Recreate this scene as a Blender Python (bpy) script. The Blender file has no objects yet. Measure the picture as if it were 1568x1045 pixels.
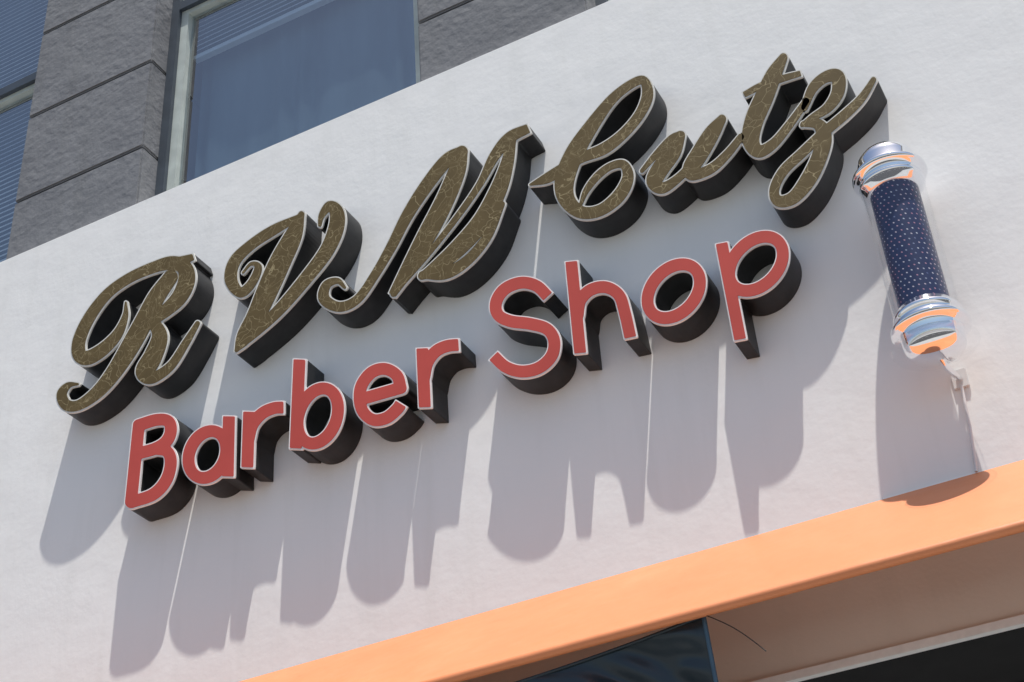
import bpy, bmesh, math, random
import numpy as np
from mathutils import Vector, Matrix
random.seed(4)
scene = bpy.context.scene
CZ = 1.6          # eye height of the photographer
WALL = 5.0        # wall plane distance
FACE = 4.85       # front of channel letters

# ------------------------------------------------------------------ helpers
def link(o, parent=None):
    scene.collection.objects.link(o)
    if parent: o.parent = parent
    return o
def empty(name, loc=(0,0,0)):
    e = bpy.data.objects.new(name, None); e.location = (0,0,0); e.empty_display_size=.2
    return link(e)
def mesh_obj(name, bm, mats, parent=None, smooth=False):
    me = bpy.data.meshes.new(name); bm.to_mesh(me); bm.free()
    for m in (mats if isinstance(mats,(list,tuple)) else [mats]): me.materials.append(m)
    if smooth:
        for p in me.polygons: p.use_smooth = True
    return link(bpy.data.objects.new(name, me), parent)
def box_bm(bm, x0,x1,y0,y1,z0,z1, mi=0, bev=0):
    b = bmesh.new()
    bmesh.ops.create_cube(b, size=1)
    for v in b.verts:
        v.co = Vector(((x0+x1)/2+v.co.x*(x1-x0), (y0+y1)/2+v.co.y*(y1-y0), (z0+z1)/2+v.co.z*(z1-z0)))
    if bev: bmesh.ops.bevel(b, geom=b.edges[:], offset=bev, segments=2, affect='EDGES')
    for f in b.faces: f.material_index = mi
    me = bpy.data.meshes.new('t'); b.to_mesh(me); b.free(); bm.from_mesh(me); bpy.data.meshes.remove(me)
def box(name, x0,x1,y0,y1,z0,z1, mat, parent=None, bev=0):
    bm = bmesh.new(); box_bm(bm,x0,x1,y0,y1,z0,z1,0,bev)
    return mesh_obj(name,bm,mat,parent)
def tube(name, pts, r, mat, parent=None, smooth_curve=False):
    cu = bpy.data.curves.new(name,'CURVE'); cu.dimensions='3D'; cu.bevel_depth=r; cu.bevel_resolution=4; cu.use_fill_caps=True
    if smooth_curve:
        s = cu.splines.new('NURBS'); s.points.add(len(pts)-1); s.order_u=3; s.use_endpoint_u=True
    else:
        s = cu.splines.new('POLY'); s.points.add(len(pts)-1)
    for p,q in zip(s.points,pts): p.co=(*q,1)
    cu.materials.append(mat)
    o = bpy.data.objects.new(name,cu)
    return link(o,parent)

def newmat(name):
    m = bpy.data.materials.new(name); m.use_nodes=True
    nt = m.node_tree; b = nt.nodes['Principled BSDF']
    return m, nt, b
def N(nt, t, **kw):
    n = nt.nodes.new(t)
    for k,v in kw.items():
        if k in n.inputs.keys(): n.inputs[k].default_value = v
        else: setattr(n,k,v)
    return n
def ramp(nt, src, stops):
    r = nt.nodes.new('ShaderNodeValToRGB')
    e = r.color_ramp.elements
    while len(e)<len(stops): e.new(.5)
    for el,(p,c) in zip(e,stops): el.position=p; el.color=(*c,1) if len(c)==3 else c
    nt.links.new(src, r.inputs[0]); return r
def coords(nt, scale=(1,1,1)):
    tc = nt.nodes.new('ShaderNodeTexCoord'); mp = nt.nodes.new('ShaderNodeMapping')
    mp.inputs['Scale'].default_value = scale
    nt.links.new(tc.outputs['Object'], mp.inputs['Vector']); return mp.outputs[0]
def bump(nt, b, h, strength, dist):
    bp = nt.nodes.new('ShaderNodeBump'); bp.inputs['Strength'].default_value=strength; bp.inputs['Distance'].default_value=dist
    nt.links.new(h,bp.inputs['Height']); nt.links.new(bp.outputs[0], b.inputs['Normal']); return bp

def plaster(name, c1, c2, nscale=1.2, bs=.25, bd=.004, fine=60, streak=.0, rough=.85, low=2.5):
    m,nt,b = newmat(name); L=nt.links.new
    v = coords(nt)
    n1 = N(nt,'ShaderNodeTexNoise',Scale=nscale,Detail=6.0,Roughness=.6); L(v,n1.inputs['Vector'])
    r = ramp(nt,n1.outputs['Fac'],[(.3,c1),(.7,c2)])
    col = r.outputs[0]
    if streak>0:
        vs = coords(nt,(7,7,.6))
        n2 = N(nt,'ShaderNodeTexNoise',Scale=1.0,Detail=5.0,Roughness=.65); L(vs,n2.inputs['Vector'])
        r2 = ramp(nt,n2.outputs['Fac'],[(.5,(1,1,1)),(.8,(1-streak,1-streak,1-streak*1.15))])
        mx = nt.nodes.new('ShaderNodeMix'); mx.data_type='RGBA'; mx.blend_type='MULTIPLY'; mx.inputs[0].default_value=1
        L(col,mx.inputs[6]); L(r2.outputs[0],mx.inputs[7]); col=mx.outputs[2]
    L(col,b.inputs['Base Color']); b.inputs['Roughness'].default_value=rough
    b.inputs['Specular IOR Level'].default_value=.25
    n3 = N(nt,'ShaderNodeTexNoise',Scale=float(fine),Detail=2.0); L(v,n3.inputs['Vector'])
    n4 = N(nt,'ShaderNodeTexNoise',Scale=4.0,Detail=4.0,Roughness=.5); L(v,n4.inputs['Vector'])
    ad = N(nt,'ShaderNodeMath',operation='MULTIPLY_ADD'); L(n4.outputs['Fac'],ad.inputs[0]); ad.inputs[1].default_value=low; L(n3.outputs['Fac'],ad.inputs[2])
    bump(nt,b,ad.outputs[0],bs,bd)
    return m
def simple(name, c, rough=.5, metal=0, ns=0, var=.15, bs=0, spec=None):
    m,nt,b = newmat(name); L=nt.links.new
    b.inputs['Roughness'].default_value=rough; b.inputs['Metallic'].default_value=metal
    if spec is not None: b.inputs['Specular IOR Level'].default_value=spec
    v = coords(nt)
    n = N(nt,'ShaderNodeTexNoise',Scale=float(ns or 8),Detail=4.0); L(v,n.inputs['Vector'])
    lo=tuple(x*(1-var) for x in c); hi=tuple(min(1,x*(1+var)) for x in c)
    r = ramp(nt,n.outputs['Fac'],[(.3,lo),(.7,hi)]); L(r.outputs[0],b.inputs['Base Color'])
    if bs: bump(nt,b,n.outputs['Fac'],bs,.003)
    return m

M_white = plaster('white_stucco',(.865,.86,.845),(.90,.895,.88),.9,.22,.0028,38,.06,low=8)
M_bounce = plaster('stucco_bounce_tint',(.74,.66,.57),(.79,.71,.62),2,.2,.003,60,.05)  # white stucco, awning shade and orange bounce put into the base colour
M_grey  = plaster('grey_stucco',(.178,.183,.196),(.225,.230,.243),2.5,.8,.008,20,.12,low=2)
M_groove= simple('joint_dark',(.035,.037,.042),.9)
M_concrete = plaster('sidewalk_concrete',(.35,.348,.34),(.41,.408,.40),1,.4,.004,40,0)
M_asphalt = plaster('asphalt',(.050,.050,.052),(.07,.07,.07),2,.6,.006,90,0)
M_ground = plaster('ground_dirt',(.22,.21,.19),(.28,.265,.24),.3,.5,.01,20,0)
M_line = simple('road_paint',(.75,.74,.7),.7)
M_can  = simple('black_return',(.016,.0155,.016),.5,0,20,.3)
M_rimS = simple('silver_trim',(.74,.73,.68),.45,.0,30,.08)
M_rimW = simple('white_trim',(.86,.84,.82),.5,0,30,.05)
M_chrome = simple('chrome',(.93,.94,.96),.04,1,3,.02)
M_frameD = simple('window_frame_dark',(.05,.065,.085),.5)
M_frameL = simple('window_frame_pale',(.48,.53,.50),.5)
M_dark = simple('dark_interior',(.012,.012,.013),.9)
M_cable= simple('black_cable',(.02,.02,.02),.6)
M_pvc  = simple('white_conduit',(.75,.75,.75),.4)

def gold():
    m,nt,b = newmat('gold_leaf_crackle'); L=nt.links.new
    v = coords(nt)
    nz = N(nt,'ShaderNodeTexNoise',Scale=5.0,Detail=3.0,Roughness=.5); L(v,nz.inputs['Vector'])
    sc = N(nt,'ShaderNodeVectorMath',operation='SCALE'); L(nz.outputs['Color'],sc.inputs[0]); sc.inputs['Scale'].default_value=.3
    ad = N(nt,'ShaderNodeVectorMath',operation='ADD'); L(v,ad.inputs[0]); L(sc.outputs[0],ad.inputs[1])
    vo = N(nt,'ShaderNodeTexVoronoi',feature='DISTANCE_TO_EDGE',Scale=13.0); L(ad.outputs[0],vo.inputs['Vector'])
    vo2 = N(nt,'ShaderNodeTexVoronoi',feature='DISTANCE_TO_EDGE',Scale=27.0); L(ad.outputs[0],vo2.inputs['Vector'])
    n2 = N(nt,'ShaderNodeTexNoise',Scale=10.0,Detail=3.0); L(v,n2.inputs['Vector'])
    base = ramp(nt,n2.outputs['Fac'],[(.3,(.115,.081,.032)),(.7,(.140,.100,.041))])
    n5 = N(nt,'ShaderNodeTexNoise',Scale=12.0,Detail=2.0); L(v,n5.inputs['Vector'])
    msk = ramp(nt,n5.outputs['Fac'],[(.38,(.1,.1,.1)),(.58,(.85,.85,.85))])
    msk2 = ramp(nt,n5.outputs['Fac'],[(.38,(.55,.55,.55)),(.54,(0,0,0))])
    ln = ramp(nt,vo.outputs['Distance'],[(.010,(1,1,1)),(.024,(0,0,0))])
    ln2 = ramp(nt,vo2.outputs['Distance'],[(.012,(1,1,1)),(.035,(0,0,0))])
    ml = N(nt,'ShaderNodeMath',operation='MULTIPLY'); L(ln.outputs[0],ml.inputs[0]); L(msk.outputs[0],ml.inputs[1])
    ml2 = N(nt,'ShaderNodeMath',operation='MULTIPLY_ADD'); L(ln2.outputs[0],ml2.inputs[0]); L(msk2.outputs[0],ml2.inputs[1]); L(ml.outputs[0],ml2.inputs[2])
    mx = nt.nodes.new('ShaderNodeMix'); mx.data_type='RGBA'; L(ml2.outputs[0],mx.inputs[0]); L(base.outputs[0],mx.inputs[6]); mx.inputs[7].default_value=(.38,.31,.17,1)
    L(mx.outputs[2],b.inputs['Base Color']); b.inputs['Roughness'].default_value=.6
    b.inputs['Specular IOR Level'].default_value=.2
    bump(nt,b,vo.outputs['Distance'],.2,.003)
    return m
M_gold = gold()
M_red = simple('red_acrylic',(.55,.088,.070),.5,0,3,.08,spec=.2)

def glassmat(name, tint, gloss, rough=.01, wav=0, add=.04):
    m,nt,b = newmat(name); L=nt.links.new
    nt.nodes.remove(b); out=nt.nodes['Material Output']
    tr=N(nt,'ShaderNodeBsdfTransparent'); tr.inputs[0].default_value=(*tint,1)
    gl=N(nt,'ShaderNodeBsdfGlossy'); gl.inputs['Roughness'].default_value=rough; gl.inputs[0].default_value=(.98,.98,.97,1)
    lw=N(nt,'ShaderNodeLayerWeight',Blend=.5)
    pw=N(nt,'ShaderNodeMath',operation='POWER'); L(lw.outputs['Facing'],pw.inputs[0]); pw.inputs[1].default_value=4
    ma=N(nt,'ShaderNodeMath',operation='MULTIPLY_ADD'); ma.use_clamp=True; L(pw.outputs[0],ma.inputs[0]); ma.inputs[1].default_value=gloss; ma.inputs[2].default_value=add
    mx=N(nt,'ShaderNodeMixShader'); L(ma.outputs[0],mx.inputs[0]); L(tr.outputs[0],mx.inputs[1]); L(gl.outputs[0],mx.inputs[2]); L(mx.outputs[0],out.inputs[0])
    if wav:
        n=N(nt,'ShaderNodeTexNoise',Scale=1.2,Detail=1.0); L(coords(nt),n.inputs['Vector'])
        bp=N(nt,'ShaderNodeBump',Strength=.1,Distance=wav); L(n.outputs['Fac'],bp.inputs['Height']); L(bp.outputs[0],gl.inputs['Normal'])
    return m
M_glass = glassmat('tinted_window_glass',(.82,.90,.94),1.0,.01,.02,.30)
M_acryl = glassmat('clear_acrylic',(.985,.99,.995),.7,.01,0,.03)
def pane(name,x0,x1,y,z0,z1,mat,parent):
    bm=bmesh.new(); bm.faces.new([bm.verts.new(p) for p in [(x0,y,z0),(x1,y,z0),(x1,y,z1),(x0,y,z1)]])
    return mesh_obj(name,bm,mat,parent)

# ------------------------------------------------------------------ building
bld = empty('commercial_building')
G = CZ
TOP = 5.66+G
LINT = 2.0+G
box('white_front_wall',-14,7,WALL,5.35,LINT+.42,TOP,M_white,bld,.008)
box('lintel_bounce_tint',-14,7,WALL,5.35,LINT+.03,LINT+.42,M_bounce,bld)  # continues the white wall, bounce light under the awning painted in
box('lintel_edge_trim',-14,7,WALL-.012,WALL+.02,LINT,LINT+.03,M_rimW,bld)
box('lintel_soffit',-14,7,WALL+.022,5.35,LINT+.004,LINT+.028,M_dark,bld)
for i,(a,b_) in enumerate([(-14,-11.5),(-7.2,-6.6),(1.2,1.8),(6.2,7)]):
    box('ground_floor_pier_%d'%i,a,b_,WALL,5.35,0,LINT,M_bounce,bld)
box('storefront_interior',-14,7,6.6,6.7,0,LINT,M_dark,bld)
box('storefront_ceiling',-14,7,5.352,6.6,LINT+.01,LINT+.06,M_dark,bld)
for a,b_ in [(-11.5,-7.2),(-6.6,1.2),(1.8,6.2)]:
    n=int((b_-a)/1.4)
    bm=bmesh.new()
    for k in range(n+1):
        x=a+(b_-a)*k/n; box_bm(bm,max(a,x-.03),min(b_,x+.03),5.5,5.56,.45,LINT)
    box_bm(bm,a,b_,5.495,5.565,.35,.45); box_bm(bm,a,b_,5.497,5.563,2.6,2.66)
    mesh_obj('storefront_frame',bm,M_frameD,bld)
    box('storefront_sill',a,b_,5.45,5.6,0,.35,M_bounce,bld)
    pane('storefront_glass',a,b_,5.53,.45,LINT,M_glass,bld)
# grey upper floor: pilasters with drafted joints
PF=5.06; WY=5.22
def pilaster(x0,x1,name):
    bm=bmesh.new(); js=[5.50,6.165,6.87,7.63,8.4,9.2,10.0]
    for a,b_ in zip(js[:-1],js[1:]):
        box_bm(bm,x0,x1,PF,5.6,a+G+.007,b_+G-.007,0,.010)
    box_bm(bm,x0+.02,x1-.02,PF+.022,5.58,5.4+G,10+G,1)
    mesh_obj(name,bm,[M_grey,M_groove],bld)
M_blind=simple('blind_slats',(.56,.63,.70),.6,0,4,.05)
def curtain_mat():
    m,nt,b=newmat('sheer_curtain'); L=nt.links.new
    n=N(nt,'ShaderNodeTexNoise',Scale=1.0,Detail=4.0); L(coords(nt,(3,1,.7)),n.inputs['Vector'])
    r=ramp(nt,n.outputs['Fac'],[(.3,(.075,.12,.15)),(.7,(.16,.23,.28))]); L(r.outputs[0],b.inputs['Base Color']); b.inputs['Roughness'].default_value=.9
    return m
M_curt=curtain_mat()
M_room=simple('room_back',(.05,.07,.10),.9)
for k in range(-2,2):
    x0=-5.66+2.86*k
    pilaster(x0,x0+.985,'pilaster_%d'%(k+3))
    wx0=x0+.985; wx1=x0+2.86
    bm=bmesh.new(); zb=5.30+G; zt=9.2+G; tr=7.42+G
    fr=[(wx0,wx0+.06,zb,zt),(wx1-.06,wx1,zb,zt)]
    for a,b_,c,d in fr: box_bm(bm,a,b_,WY-.02,WY+.08,c,d,0)
    box_bm(bm,wx0+.06,wx1-.06,WY-.018,WY+.08,tr,tr+.07,0)
    box_bm(bm,wx0+.06,wx1-.06,WY-.018,WY+.08,zt-.06,zt,0)
    for za,zc in [(zb,tr),(tr+.07,zt-.06)]:
        box_bm(bm,wx0+.06,wx0+.115,WY+.01,WY+.07,za,zc,1)
        box_bm(bm,wx1-.115,wx1-.06,WY+.01,WY+.07,za,zc,1)
        box_bm(bm,wx0+.115,wx1-.115,WY+.012,WY+.068,zc-.035,zc,1)
    mesh_obj('window_frame_%d'%(k+3),bm,[M_frameD,M_frameL],bld)
    pane('window_glass_%d'%(k+3),wx0+.11,wx1-.11,WY+.05,zb,zt-.1,M_glass,bld)
    bm=bmesh.new()
    zlow = {0:7.06,-1:5.9}.get(k,6.6)+G
    z=9.0+G
    while z>zlow:
        vs=[bm.verts.new(p) for p in [(wx0+.12,WY+.10,z),(wx1-.12,WY+.10,z),(wx1-.12,WY+.118,z+.034),(wx0+.12,WY+.118,z+.034)]]
        bm.faces.new(vs); z-=.042
    box_bm(bm,wx0+.12,wx1-.12,WY+.085,WY+.125,zlow-.035,zlow-.005)
    mesh_obj('blind_%d'%(k+3),bm,M_blind,bld)
    bm=bmesh.new(); n=160; prev=None
    for i in range(n+1):
        x=wx0+.1+(wx1-wx0-.2)*i/n
        y=WY+.20+.012*math.sin(i*.22+math.sin(i*.09)*3)
        c=[bm.verts.new((x,y,5.3+G)),bm.verts.new((x,y+.01,9+G))]
        if prev: bm.faces.new([prev[0],c[0],c[1],prev[1]])
        prev=c
    mesh_obj('curtain_%d'%(k+3),bm,M_curt,bld,True)
box('upper_room_back',-15,8,6.9,7.0,5.2+G,10+G,M_room,bld)
box('upper_floor_slab',-15,8,5.355,6.9,5.2+G,5.3+G,M_room,bld)
box('upper_wall_left',-15,-11.4,PF+.01,5.4,5.4+G,10+G,M_grey,bld)
box('upper_wall_right',.06,8,PF+.01,5.4,5.4+G,10+G,M_grey,bld)
box('upper_roof',-15,8,5.1,9,10+G,10.3+G,M_grey,bld)
box('rear_body',-15,8,7.0,12,0,10+G,M_grey,bld)

# ------------------------------------------------------------------ awning
aw = empty('orange_awning')
def fabric_orange():
    m,nt,b=newmat('orange_awning_fabric'); L=nt.links.new
    v=coords(nt,(1,1,1))
    n=N(nt,'ShaderNodeTexNoise',Scale=1.7,Detail=7.0,Roughness=.7); L(v,n.inputs['Vector'])
    r=ramp(nt,n.outputs['Fac'],[(.3,(.74,.245,.095)),(.55,(.77,.27,.11)),(.75,(.80,.31,.14))])
    L(r.outputs[0],b.inputs['Base Color']); b.inputs['Roughness'].default_value=.5
    n2=N(nt,'ShaderNodeTexNoise',Scale=3.0,Detail=3.0); L(v,n2.inputs['Vector'])
    bump(nt,b,n2.outputs['Fac'],.6,.025); return m
M_or=fabric_orange()
e=.6; za=2.587+G; zb=.4735*(WALL-e)+G
bm=bmesh.new(); nx=160; ns=10; rows=[]
for i in range(nx+1):
    x=-13+18*i/nx; col=[]
    for j in range(ns+1):
        t=j/ns
        sag=-.012*math.sin(math.pi*t)*(1+.4*math.sin(x*2.1))
        col.append(bm.verts.new((x,WALL-.003-e*t+sag*.6,za+(zb-za)*t+sag)))
    for a in range(1,8):
        th=a/7*math.pi*1.1
        col.append(bm.verts.new((x,WALL-e-.014*math.sin(th),zb-.018*(1-math.cos(th)))))
    rows.append(col)
for a,b_ in zip(rows[:-1],rows[1:]):
    for j in range(len(a)-1): bm.faces.new([a[j],b_[j],b_[j+1],a[j+1]])
mesh_obj('fabric',bm,M_or,aw,True)
for x in (-12.9,-9,-5.5,1.6,4.9):
    tube('bracket',[(x,WALL,za-.6),(x,WALL-e+.03,zb-.01)],.012,M_frameD,aw)
tube('front_bar',[(-13,WALL-e+.02,zb-.015),(5,WALL-e+.02,zb-.015)],.014,M_or,aw)

# dark vinyl banner hanging behind the awning edge
tp = empty('black_vinyl_tarp')
m,nt,b=newmat('black_vinyl'); b.inputs['Base Color'].default_value=(.020,.032,.040,1); b.inputs['Roughness'].default_value=.3
nn=N(nt,'ShaderNodeTexNoise',Scale=30.0,Detail=2.0); mp=coords(nt,(1,1,.6)); nt.links.new(mp,nn.inputs['Vector']); bump(nt,b,nn.outputs['Fac'],.2,.004)
M_vinyl=m
bm=bmesh.new(); rows=[]
x1=-1.469; x0=-4.2
for i in range(301):
    t=i/300; x=x1+(x0-x1)*t
    zt=2.067-.10*(1-math.exp(-(x1-x)/.7)) + G
    col=[]
    for j in range(91):
        s=j/90
        q=(x-x1)
        w=.034*math.sin(q*13-s*17+.8*math.sin(q*5+s*4))+.020*math.sin(q*24-s*31+1)+.010*math.sin(q*43-s*38+2*math.sin(s*9))
        col.append(bm.verts.new((x,4.44+.10*s+w*min(1,s*6+.08)*min(1,t*25+.1),zt-s*.75)))
    rows.append(col)
for a,b_ in zip(rows[:-1],rows[1:]):
    for j in range(90): bm.faces.new([a[j],b_[j],b_[j+1],a[j+1]])
mesh_obj('sheet',bm,M_vinyl,tp,True)
tube('edge_piping',[(x1+.004,4.44+.10*s,2.067+G-s*.75) for s in [k/10 for k in range(11)]],.008,simple('blue_piping',(.05,.10,.15),.4),tp)
tube('top_hem',[(x1+(x0-x1)*k/30,4.437,2.067-.10*(1-math.exp(-(x1-(x1+(x0-x1)*k/30))/.7))+G) for k in range(31)],.006,M_vinyl,tp)
tube('loose_wire',[(x1,4.42,2.07+G),(x1+.06,4.42,2.03+G),(x1+.14,4.42,1.96+G),(x1+.20,4.42,1.885+G)],.0018,M_cable,tp,True)

# ------------------------------------------------------------------ lettering: outlines traced and rectified to the sign plane
def rect(px,py,Y=FACE):
    a=px-784; b=py-522
    X=.8840*a-.3109*b-808.3; D=.4632*a+.4829*b+1721.5; Z=-.0626*a-.8187*b+1322
    return X/D*Y, Z/D*Y+CZ
def catmull(P,n=7):
    P=np.array(P,float); Q=np.vstack([2*P[0]-P[1],P,2*P[-1]-P[-2]]); out=[]
    for i in range(len(P)-1):
        p0,p1,p2,p3=Q[i:i+4]
        for k in range(n):
            t=k/n
            out.append(.5*((2*p1)+(p2-p0)*t+(2*p0-5*p1+4*p2-p3)*t*t+(3*p1-p0-3*p2+p3)*t**3))
    out.append(P[-1]); return np.array(out)
def ell(c,u,v,r):
    return np.array([(c[0]+u[0]*math.cos(t)+v[0]*math.sin(t), c[1]+u[1]*math.cos(t)+v[1]*math.sin(t), r) for t in np.linspace(0,2*math.pi,49)])
STEP=.8
def field(strokes):
    allp=np.vstack([s[0] for s in strokes]); pad=26
    xs=np.arange(allp[:,0].min()-pad,allp[:,0].max()+pad,STEP); ys=np.arange(allp[:,1].min()-pad,allp[:,1].max()+pad,STEP)
    GX,GY=np.meshgrid(xs,ys); F=np.full(GX.shape,1e3)
    for P,b0,b1 in strokes:
        seg=np.hypot(*(P[1:,:2]-P[:-1,:2]).T); cum=np.concatenate([[0],np.cumsum(seg)]); tot=cum[-1]
        t0=P[0,:2]-P[min(3,len(P)-1),:2]; t0=t0/np.hypot(*t0); t1=P[-1,:2]-P[max(-4,-len(P)),:2]; t1=t1/np.hypot(*t1)
        for i in range(len(P)-1):
            a=P[i];b=P[i+1]; d=b[:2]-a[:2]; L2=(d@d)+1e-9
            h=np.clip(((GX-a[0])*d[0]+(GY-a[1])*d[1])/L2,0,1)
            D=np.hypot(GX-a[0]-h*d[0],GY-a[1]-h*d[1])-(a[2]+h*(b[2]-a[2]))
            if b0 and cum[i]<1.6*a[2]: D=np.maximum(D,(GX-P[0,0])*t0[0]+(GY-P[0,1])*t0[1])
            if b1 and tot-cum[i+1]<1.6*b[2]: D=np.maximum(D,(GX-P[-1,0])*t1[0]+(GY-P[-1,1])*t1[1])
            F=np.minimum(F,D)
    return xs,ys,F
def contours(xs,ys,F,lev):
    V=F-lev; S=V<0; H,W=V.shape; adj={}; pt={}
    mix=(S[:-1,:-1].astype(int)+S[1:,:-1]+S[:-1,1:]+S[1:,1:]); ci,cj=np.where((mix>0)&(mix<4))
    def edge(i0,j0,i1,j1):
        k=(i0,j0,i1,j1)
        if k not in pt:
            a=V[i0,j0]; b=V[i1,j1]; t=a/(a-b)
            pt[k]=(xs[j0]+(xs[j1]-xs[j0])*t, ys[i0]+(ys[i1]-ys[i0])*t)
        return k
    def con(a,b): adj.setdefault(a,[]).append(b); adj.setdefault(b,[]).append(a)
    for i,j in zip(ci.tolist(),cj.tolist()):
        es=[]
        if S[i,j]!=S[i,j+1]: es.append(edge(i,j,i,j+1))
        if S[i,j+1]!=S[i+1,j+1]: es.append(edge(i,j+1,i+1,j+1))
        if S[i+1,j]!=S[i+1,j+1]: es.append(edge(i+1,j,i+1,j+1))
        if S[i,j]!=S[i+1,j]: es.append(edge(i,j,i+1,j))
        if len(es)==2: con(*es)
        elif len(es)==4:
            c=(V[i,j]+V[i+1,j]+V[i,j+1]+V[i+1,j+1])<0
            if c==S[i,j]: con(es[0],es[1]); con(es[2],es[3])
            else: con(es[0],es[3]); con(es[1],es[2])
    loops=[]; seen=set()
    for s in adj:
        if s in seen: continue
        lp=[s]; seen.add(s); cur=s
        while True:
            nx=[k for k in adj[cur] if k not in seen]
            if not nx: break
            cur=nx[0]; seen.add(cur); lp.append(cur)
        P=np.array([pt[k] for k in lp])
        if len(P)<14: continue
        for _ in range(2): P=.5*P+.25*(np.roll(P,1,0)+np.roll(P,-1,0))
        loops.append(P[::2])
    return loops
def slab(loops,yf,yb):
    cu=bpy.data.curves.new('c','CURVE'); cu.dimensions='2D'; cu.fill_mode='BOTH'; cu.extrude=(yb-yf)/2
    for P in loops:
        s=cu.splines.new('POLY'); s.points.add(len(P)-1); s.use_cyclic_u=True
        for q,p in zip(s.points,P):
            x,z=rect(*p); q.co=(x,z,0,1)
    o=bpy.data.objects.new('c',cu); scene.collection.objects.link(o)
    bpy.context.view_layer.update()
    me=bpy.data.meshes.new_from_object(o.evaluated_get(bpy.context.evaluated_depsgraph_get()))
    bpy.data.objects.remove(o)
    ym=(yf+yb)/2
    for v in me.vertices: x,y,z=v.co; v.co=(x,ym-z,y)
    return me
sign=empty('barber_shop_sign')
def letter(name,strokes,mats,inset,k_r=1.0):
    S=[]
    for s in strokes:
        if isinstance(s,np.ndarray): S.append((s,0,0))
        else:
            pts,b0,b1=s
            pts=[(x,y,r*k_r) for x,y,r in pts]
            S.append((catmull(pts) if len(pts)>2 else np.array(pts,float),b0,b1))
    xs,ys,F=field(S)
    bm=bmesh.new()
    for mi,(lev,yf,yb) in enumerate([(0,FACE+.004,WALL-.002),(.35,FACE-.001,FACE+.008),(-inset,FACE-.004,FACE+.002)]):
        me=slab(contours(xs,ys,F,lev),yf,yb)
        k=len(bm.faces); bm.from_mesh(me); bm.faces.ensure_lookup_table()
        for f in bm.faces[k:]: f.material_index=mi
        bpy.data.meshes.remove(me)
    mesh_obj(name,bm,mats,sign)
R_=10.6
def C(pts,r=R_): return [(x,y,r) for x,y in pts]
sans={
'letter_B_red':[(C([(213,651),(201,769)]),0,0),(C([(213,651),(240,643),(258,645),(262,660),(255,676),(238,687),(209,695)]),0,0),(C([(238,687),(256,691),(262,708),(255,735),(235,757),(201,769)]),0,0)],
'letter_a_red':[(C([(351,636),(349,731)]),1,1),ell((318,696),(29,-8),(0,-35),R_)],
'letter_r_red':[(C([(382,629),(379,717)]),1,1),(C([(381,672),(387,650),(402,633),(420,625),(436,624)]),0,1)],
'letter_b_red':[(C([(459,549),(453,688)]),1,1),ell((487,637),(31,-10),(1,-41),R_)],
'letter_e_red':[(C([(551,612),(614,594)]),0,0),(C([(614,594),(608,575),(590,565),(570,570),(555,588),(551,608),(556,630),(572,643),(592,640),(608,627),(615,617)]),0,1)],
'letter_r_red.001':[(C([(647,532),(651,625)]),1,1),(C([(650,577),(655,555),(668,538),(685,530),(704,528)]),0,1)],
'letter_S_red':[(C([(840,455),(822,438),(798,433),(773,443),(760,463),(763,482),(782,492),(812,496),(838,504),(849,522),(845,545),(826,563),(800,569),(775,562),(755,544)]),1,1)],
'letter_h_red':[(C([(875,399),(889,542)]),1,1),(C([(885,482),(889,460),(905,444),(928,440),(948,452),(957,478),(966,518)]),0,1)],
'letter_o_red':[ell((1032,446),(40,-10),(4,-40),R_)],
'letter_p_red':[(C([(1105,371),(1134,521)]),1,1),ell((1158,404),(41,-11),(4,-40),R_)],
}
for k,s in sans.items(): letter(k,s,[M_can,M_rimW,M_red],1.7)
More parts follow.
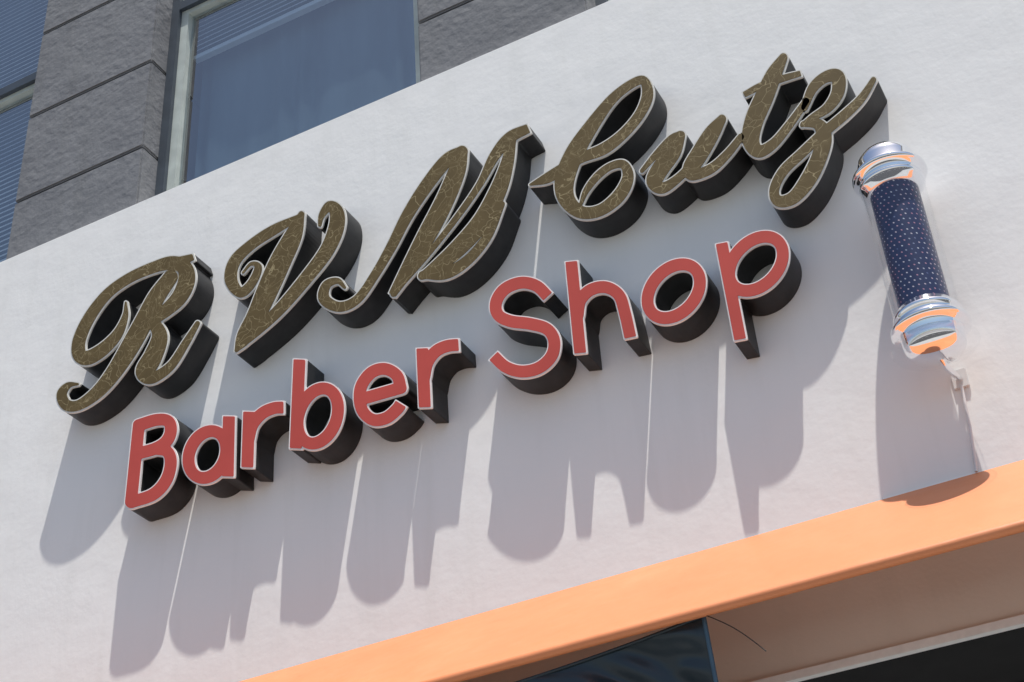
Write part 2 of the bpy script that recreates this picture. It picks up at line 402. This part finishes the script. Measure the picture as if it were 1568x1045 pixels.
script={
'letter_R_script':[([(262,424,12),(240,455,14),(222,490,15),(200,530,15),(175,570,13),(150,600,11),(122,620,9),(102,620,10),(95,604,9),(105,590,6),(120,588,3)],0,0),
 ([(193,463,3),(192,485,6),(180,512,9),(158,535,11),(135,548,12),(122,543,12),(122,520,11),(138,485,10),(165,450,9),(200,425,9),(240,408,10),(265,403,12),(283,410,13),(286,430,14),(275,455,13),(255,475,11),(232,492,9)],0,0),
 ([(270,402,9),(298,393,6)],0,1),
 ([(235,492,10),(245,515,13),(235,545,15),(222,570,15),(235,578,10),(262,560,8),(285,525,7),(303,495,5)],0,0)],
'letter_V_script':[([(463,330,5),(420,352,9),(385,375,9),(360,400,10),(354,428,11),(368,448,9),(385,435,8),(396,410,7),(385,404,4),(372,418,3)],0,0),
 ([(462,328,6),(450,360,14),(430,400,17),(412,440,17),(392,485,15),(375,515,13),(362,537,4)],0,0),
 ([(362,537,4),(395,505,9),(430,472,10),(470,425,11),(500,385,12),(515,350,13),(516,325,12),(505,316,9),(493,330,6),(490,345,4)],0,0)],
'letter_M_script':[([(528,440,4),(517,430,6),(500,437,8),(497,458,10),(520,470,9),(548,458,8),(575,420,8),(600,377,9),(624,330,10),(653,285,11),(684,246,11),(708,230,8)],0,0),
 ([(708,232,10),(700,262,14),(681,308,15),(653,362,15),(626,410,12),(600,453,7)],0,1),
 ([(602,451,5),(655,390,5.5),(702,330,6),(735,282,6.5),(757,240,9),(781,211,10),(811,196,8)],0,1),
 ([(784,214,8),(777,250,11),(763,292,14),(738,339,15),(702,380,14),(664,413,11),(646,423,7)],0,0),
 ([(647,421,7),(682,419,10),(717,398,9),(748,360,8),(770,312,5)],0,0)],
'letter_C_script':[([(812,283,3),(838,273,9),(862,258,9),(890,242,9),(925,228,10),(955,205,9),(980,175,9),(992,145,10),(985,123,8),(962,132,8),(935,155,9),(905,195,12),(880,235,15),(865,275,16),(868,305,14),(890,325,11),(920,322,10),(948,300,11),(962,272,10),(955,252,8),(935,255,7),(915,270,7),(898,292,6),(890,312,4)],0,0)],
'letter_u_script':[([(983,262,4),(1005,237,6),(1030,215,9),(1044,206,6)],0,0),
 ([(1042,208,8),(1030,232,13),(1012,258,13),(1002,278,12),(1015,288,9),(1040,272,7),(1065,245,7),(1085,215,8),(1105,185,7)],0,0),
 ([(1106,182,7),(1090,205,12),(1072,235,13),(1058,258,12),(1062,268,9),(1090,258,8),(1115,235,7),(1135,210,6)],0,0)],
'letter_t_script':[([(1200,88,7),(1185,115,12),(1170,150,14),(1155,185,14),(1150,215,13),(1162,232,10),(1185,220,8),(1210,190,7),(1235,155,6)],0,0),
 ([(1138,146,5),(1165,132,6),(1200,120,6),(1228,112,5)],1,1)],
'letter_z_script':[([(1232,165,6),(1245,135,8),(1265,118,9),(1283,118,11),(1283,142,10),(1268,165,8),(1245,180,6),(1228,192,4)],0,0),
 ([(1230,190,5),(1252,190,9),(1262,208,12),(1255,240,12),(1238,275,12),(1215,303,10),(1192,308,9),(1186,290,8),(1200,262,8),(1228,235,8),(1262,203,8),(1295,175,8),(1320,150,7),(1338,122,5)],0,0)],
}
for k,s in script.items(): letter(k,s,[M_can,M_rimS,M_gold],1.7,1.12 if k[7] in 'utz' else 1.03)

# ------------------------------------------------------------------ barber pole
bp=empty('barber_pole')
PX,PY=-.562,4.80
def lathe(name,prof,mat,seg=72):
    bm=bmesh.new(); rings=[]
    for r,z in prof:
        r*=1.05
        rings.append([bm.verts.new((PX+r*math.cos(2*math.pi*i/seg),PY+r*math.sin(2*math.pi*i/seg),z+G)) for i in range(seg)] if r>1e-5 else [bm.verts.new((PX,PY,z+G))])
    for a,b_ in zip(rings[:-1],rings[1:]):
        for i in range(seg):
            j=(i+1)%seg
            if len(a)==1: bm.faces.new([a[0],b_[j],b_[i]])
            elif len(b_)==1: bm.faces.new([a[i],a[j],b_[0]])
            else: bm.faces.new([a[i],a[j],b_[j],b_[i]])
    bmesh.ops.recalc_face_normals(bm,faces=bm.faces[:])
    return mesh_obj(name,bm,mat,bp,True)
T=3.962; B=2.965
cap=[(0,0),(.035,.002),(.066,.010),(.090,.024),(.104,.044),(.109,.066),(.110,.105),(.113,.112),(.131,.116),(.139,.124),(.139,.136),(.131,.143),(.116,.147),(.114,.168),(.121,.174),(.121,.188),(.110,.196),(.102,.216),(.088,.222),(.0,.223)]
lathe('top_cap',[(r,T-d) for r,d in cap],M_chrome)
lathe('bottom_cap',[(r,B+d) for r,d in cap],M_chrome)
m,nt,b=newmat('blue_perforated_cylinder'); L=nt.links.new
tc=nt.nodes.new('ShaderNodeTexCoord'); 
sx=N(nt,'ShaderNodeSeparateXYZ'); L(tc.outputs['Object'],sx.inputs[0])
ax=N(nt,'ShaderNodeMath',operation='SUBTRACT'); L(sx.outputs['X'],ax.inputs[0]); ax.inputs[1].default_value=PX
ay=N(nt,'ShaderNodeMath',operation='SUBTRACT'); L(sx.outputs['Y'],ay.inputs[0]); ay.inputs[1].default_value=PY
at=N(nt,'ShaderNodeMath',operation='ARCTAN2'); L(ay.outputs[0],at.inputs[0]); L(ax.outputs[0],at.inputs[1])
u=N(nt,'ShaderNodeMath',operation='MULTIPLY'); L(at.outputs[0],u.inputs[0]); u.inputs[1].default_value=28/(2*math.pi)
w=N(nt,'ShaderNodeMath',operation='MULTIPLY'); L(sx.outputs['Z'],w.inputs[0]); w.inputs[1].default_value=42
u2=N(nt,'ShaderNodeMath',operation='MULTIPLY_ADD'); L(w.outputs[0],u2.inputs[0]); u2.inputs[1].default_value=.5; L(u.outputs[0],u2.inputs[2])
cx=N(nt,'ShaderNodeCombineXYZ'); L(u2.outputs[0],cx.inputs[0]); L(w.outputs[0],cx.inputs[1])
vo=N(nt,'ShaderNodeTexVoronoi',Scale=1.0,Randomness=.2); vo.voronoi_dimensions='2D'; L(cx.outputs[0],vo.inputs['Vector'])
dots=ramp(nt,vo.outputs['Distance'],[(.11,(1,1,1)),(.17,(0,0,0))])
hs=N(nt,'ShaderNodeSeparateXYZ'); L(vo.outputs['Color'],hs.inputs[0])
dc=ramp(nt,hs.outputs[0],[(.0,(.12,.15,.3)),(.35,(.7,.73,.8)),(.85,(.55,.28,.36))])
mx=nt.nodes.new('ShaderNodeMix'); mx.data_type='RGBA'; L(dots.outputs[0],mx.inputs[0]); mx.inputs[6].default_value=(.022,.032,.095,1); L(dc.outputs[0],mx.inputs[7])
L(mx.outputs[2],b.inputs['Base Color']); b.inputs['Roughness'].default_value=.3
lathe('blue_cylinder',[(.090,B+.21),(.090,T-.21)],m)
lathe('clear_tube',[(.116,B+.17),(.116,T-.17)],M_acryl)
lathe('bottom_acrylic_flange',[(.11,B+.062),(.148,B+.060),(.152,B+.055),(.148,B+.050),(.11,B+.048)],M_acryl)
tube('wall_arm',[(PX,PY,B+G+.02),(PX+.01,PY+.05,B+G-.01),(PX+.03,WALL-.01,B+G+.01)],.012,M_chrome,bp)
box('wall_plate',PX+.0,PX+.06,WALL-.012,WALL-.001,B+G-.03,B+G+.05,M_pvc,bp,.003)
box('top_wall_bracket',PX-.03,PX+.03,PY+.10,WALL-.001,T+G-.12,T+G-.09,M_chrome,bp,.003)
tube('power_conduit',[(PX+.03,WALL-.012,B+G-.02),(PX+.02,WALL-.012,B+G-.2),(PX+.0,WALL-.012,za)],.006,M_pvc,bp)

# ------------------------------------------------------------------ ground
box('ground',-600,600,-600,600,-.5,-.02,M_ground)
box('road',-600,600,-9,.8,-.1,0-.004,M_asphalt)
sw=empty('sidewalk')
box('pavement',-60,60,1.0,5.3,-.1,.12,M_concrete,sw,.01)
box('kerb',-60,60,.8,.997,-.1,.125,M_concrete,sw,.02)
box('pavement_far',-60,60,-13,-9.2,-.1,.12,M_concrete,sw,.01)
box('kerb_far',-60,60,-9.197,-9,-.1,.125,M_concrete,sw,.02)
bm=bmesh.new()
for k in range(-15,15): box_bm(bm,k*4,k*4+2,-4.2,-4.06,-.003,.001)
mesh_obj('road_markings',bm,M_line)

# ------------------------------------------------------------------ light
d=Vector((-.134,.155,-.77)).normalized()
sun=bpy.data.lights.new('sun','SUN'); sun.energy=5; sun.angle=math.radians(.53); sun.color=(1,.96,.89)
so=bpy.data.objects.new('sun',sun); so.rotation_euler=d.to_track_quat('-Z','Y').to_euler(); so.location=(3,-3,15); link(so)
w=bpy.data.worlds.new('World'); scene.world=w; w.use_nodes=True
nt=w.node_tree; sk=nt.nodes.new('ShaderNodeTexSky'); sk.sky_type='NISHITA'; sk.sun_disc=False
sk.sun_elevation=math.asin(-d.z); sk.sun_rotation=math.atan2(-d.x,-d.y)
sk.air_density=1.0; sk.dust_density=1.6; sk.ozone_density=1.0
nt.links.new(sk.outputs[0],nt.nodes['Background'].inputs[0]); nt.nodes['Background'].inputs[1].default_value=.12

cam=bpy.data.cameras.new('camera'); cam.lens=36*2316/1568; cam.sensor_width=36; cam.clip_end=2000; cam.clip_start=.05
co=bpy.data.objects.new('camera',cam)
co.matrix_world=Matrix(((.8840,.3109,.3490,0),(.4632,-.4829,-.7433,0),(-.0626,.8187,-.5708,CZ),(0,0,0,1)))
link(co); scene.camera=co
scene.view_settings.view_transform='Standard'; scene.view_settings.look='None'; scene.view_settings.exposure=0
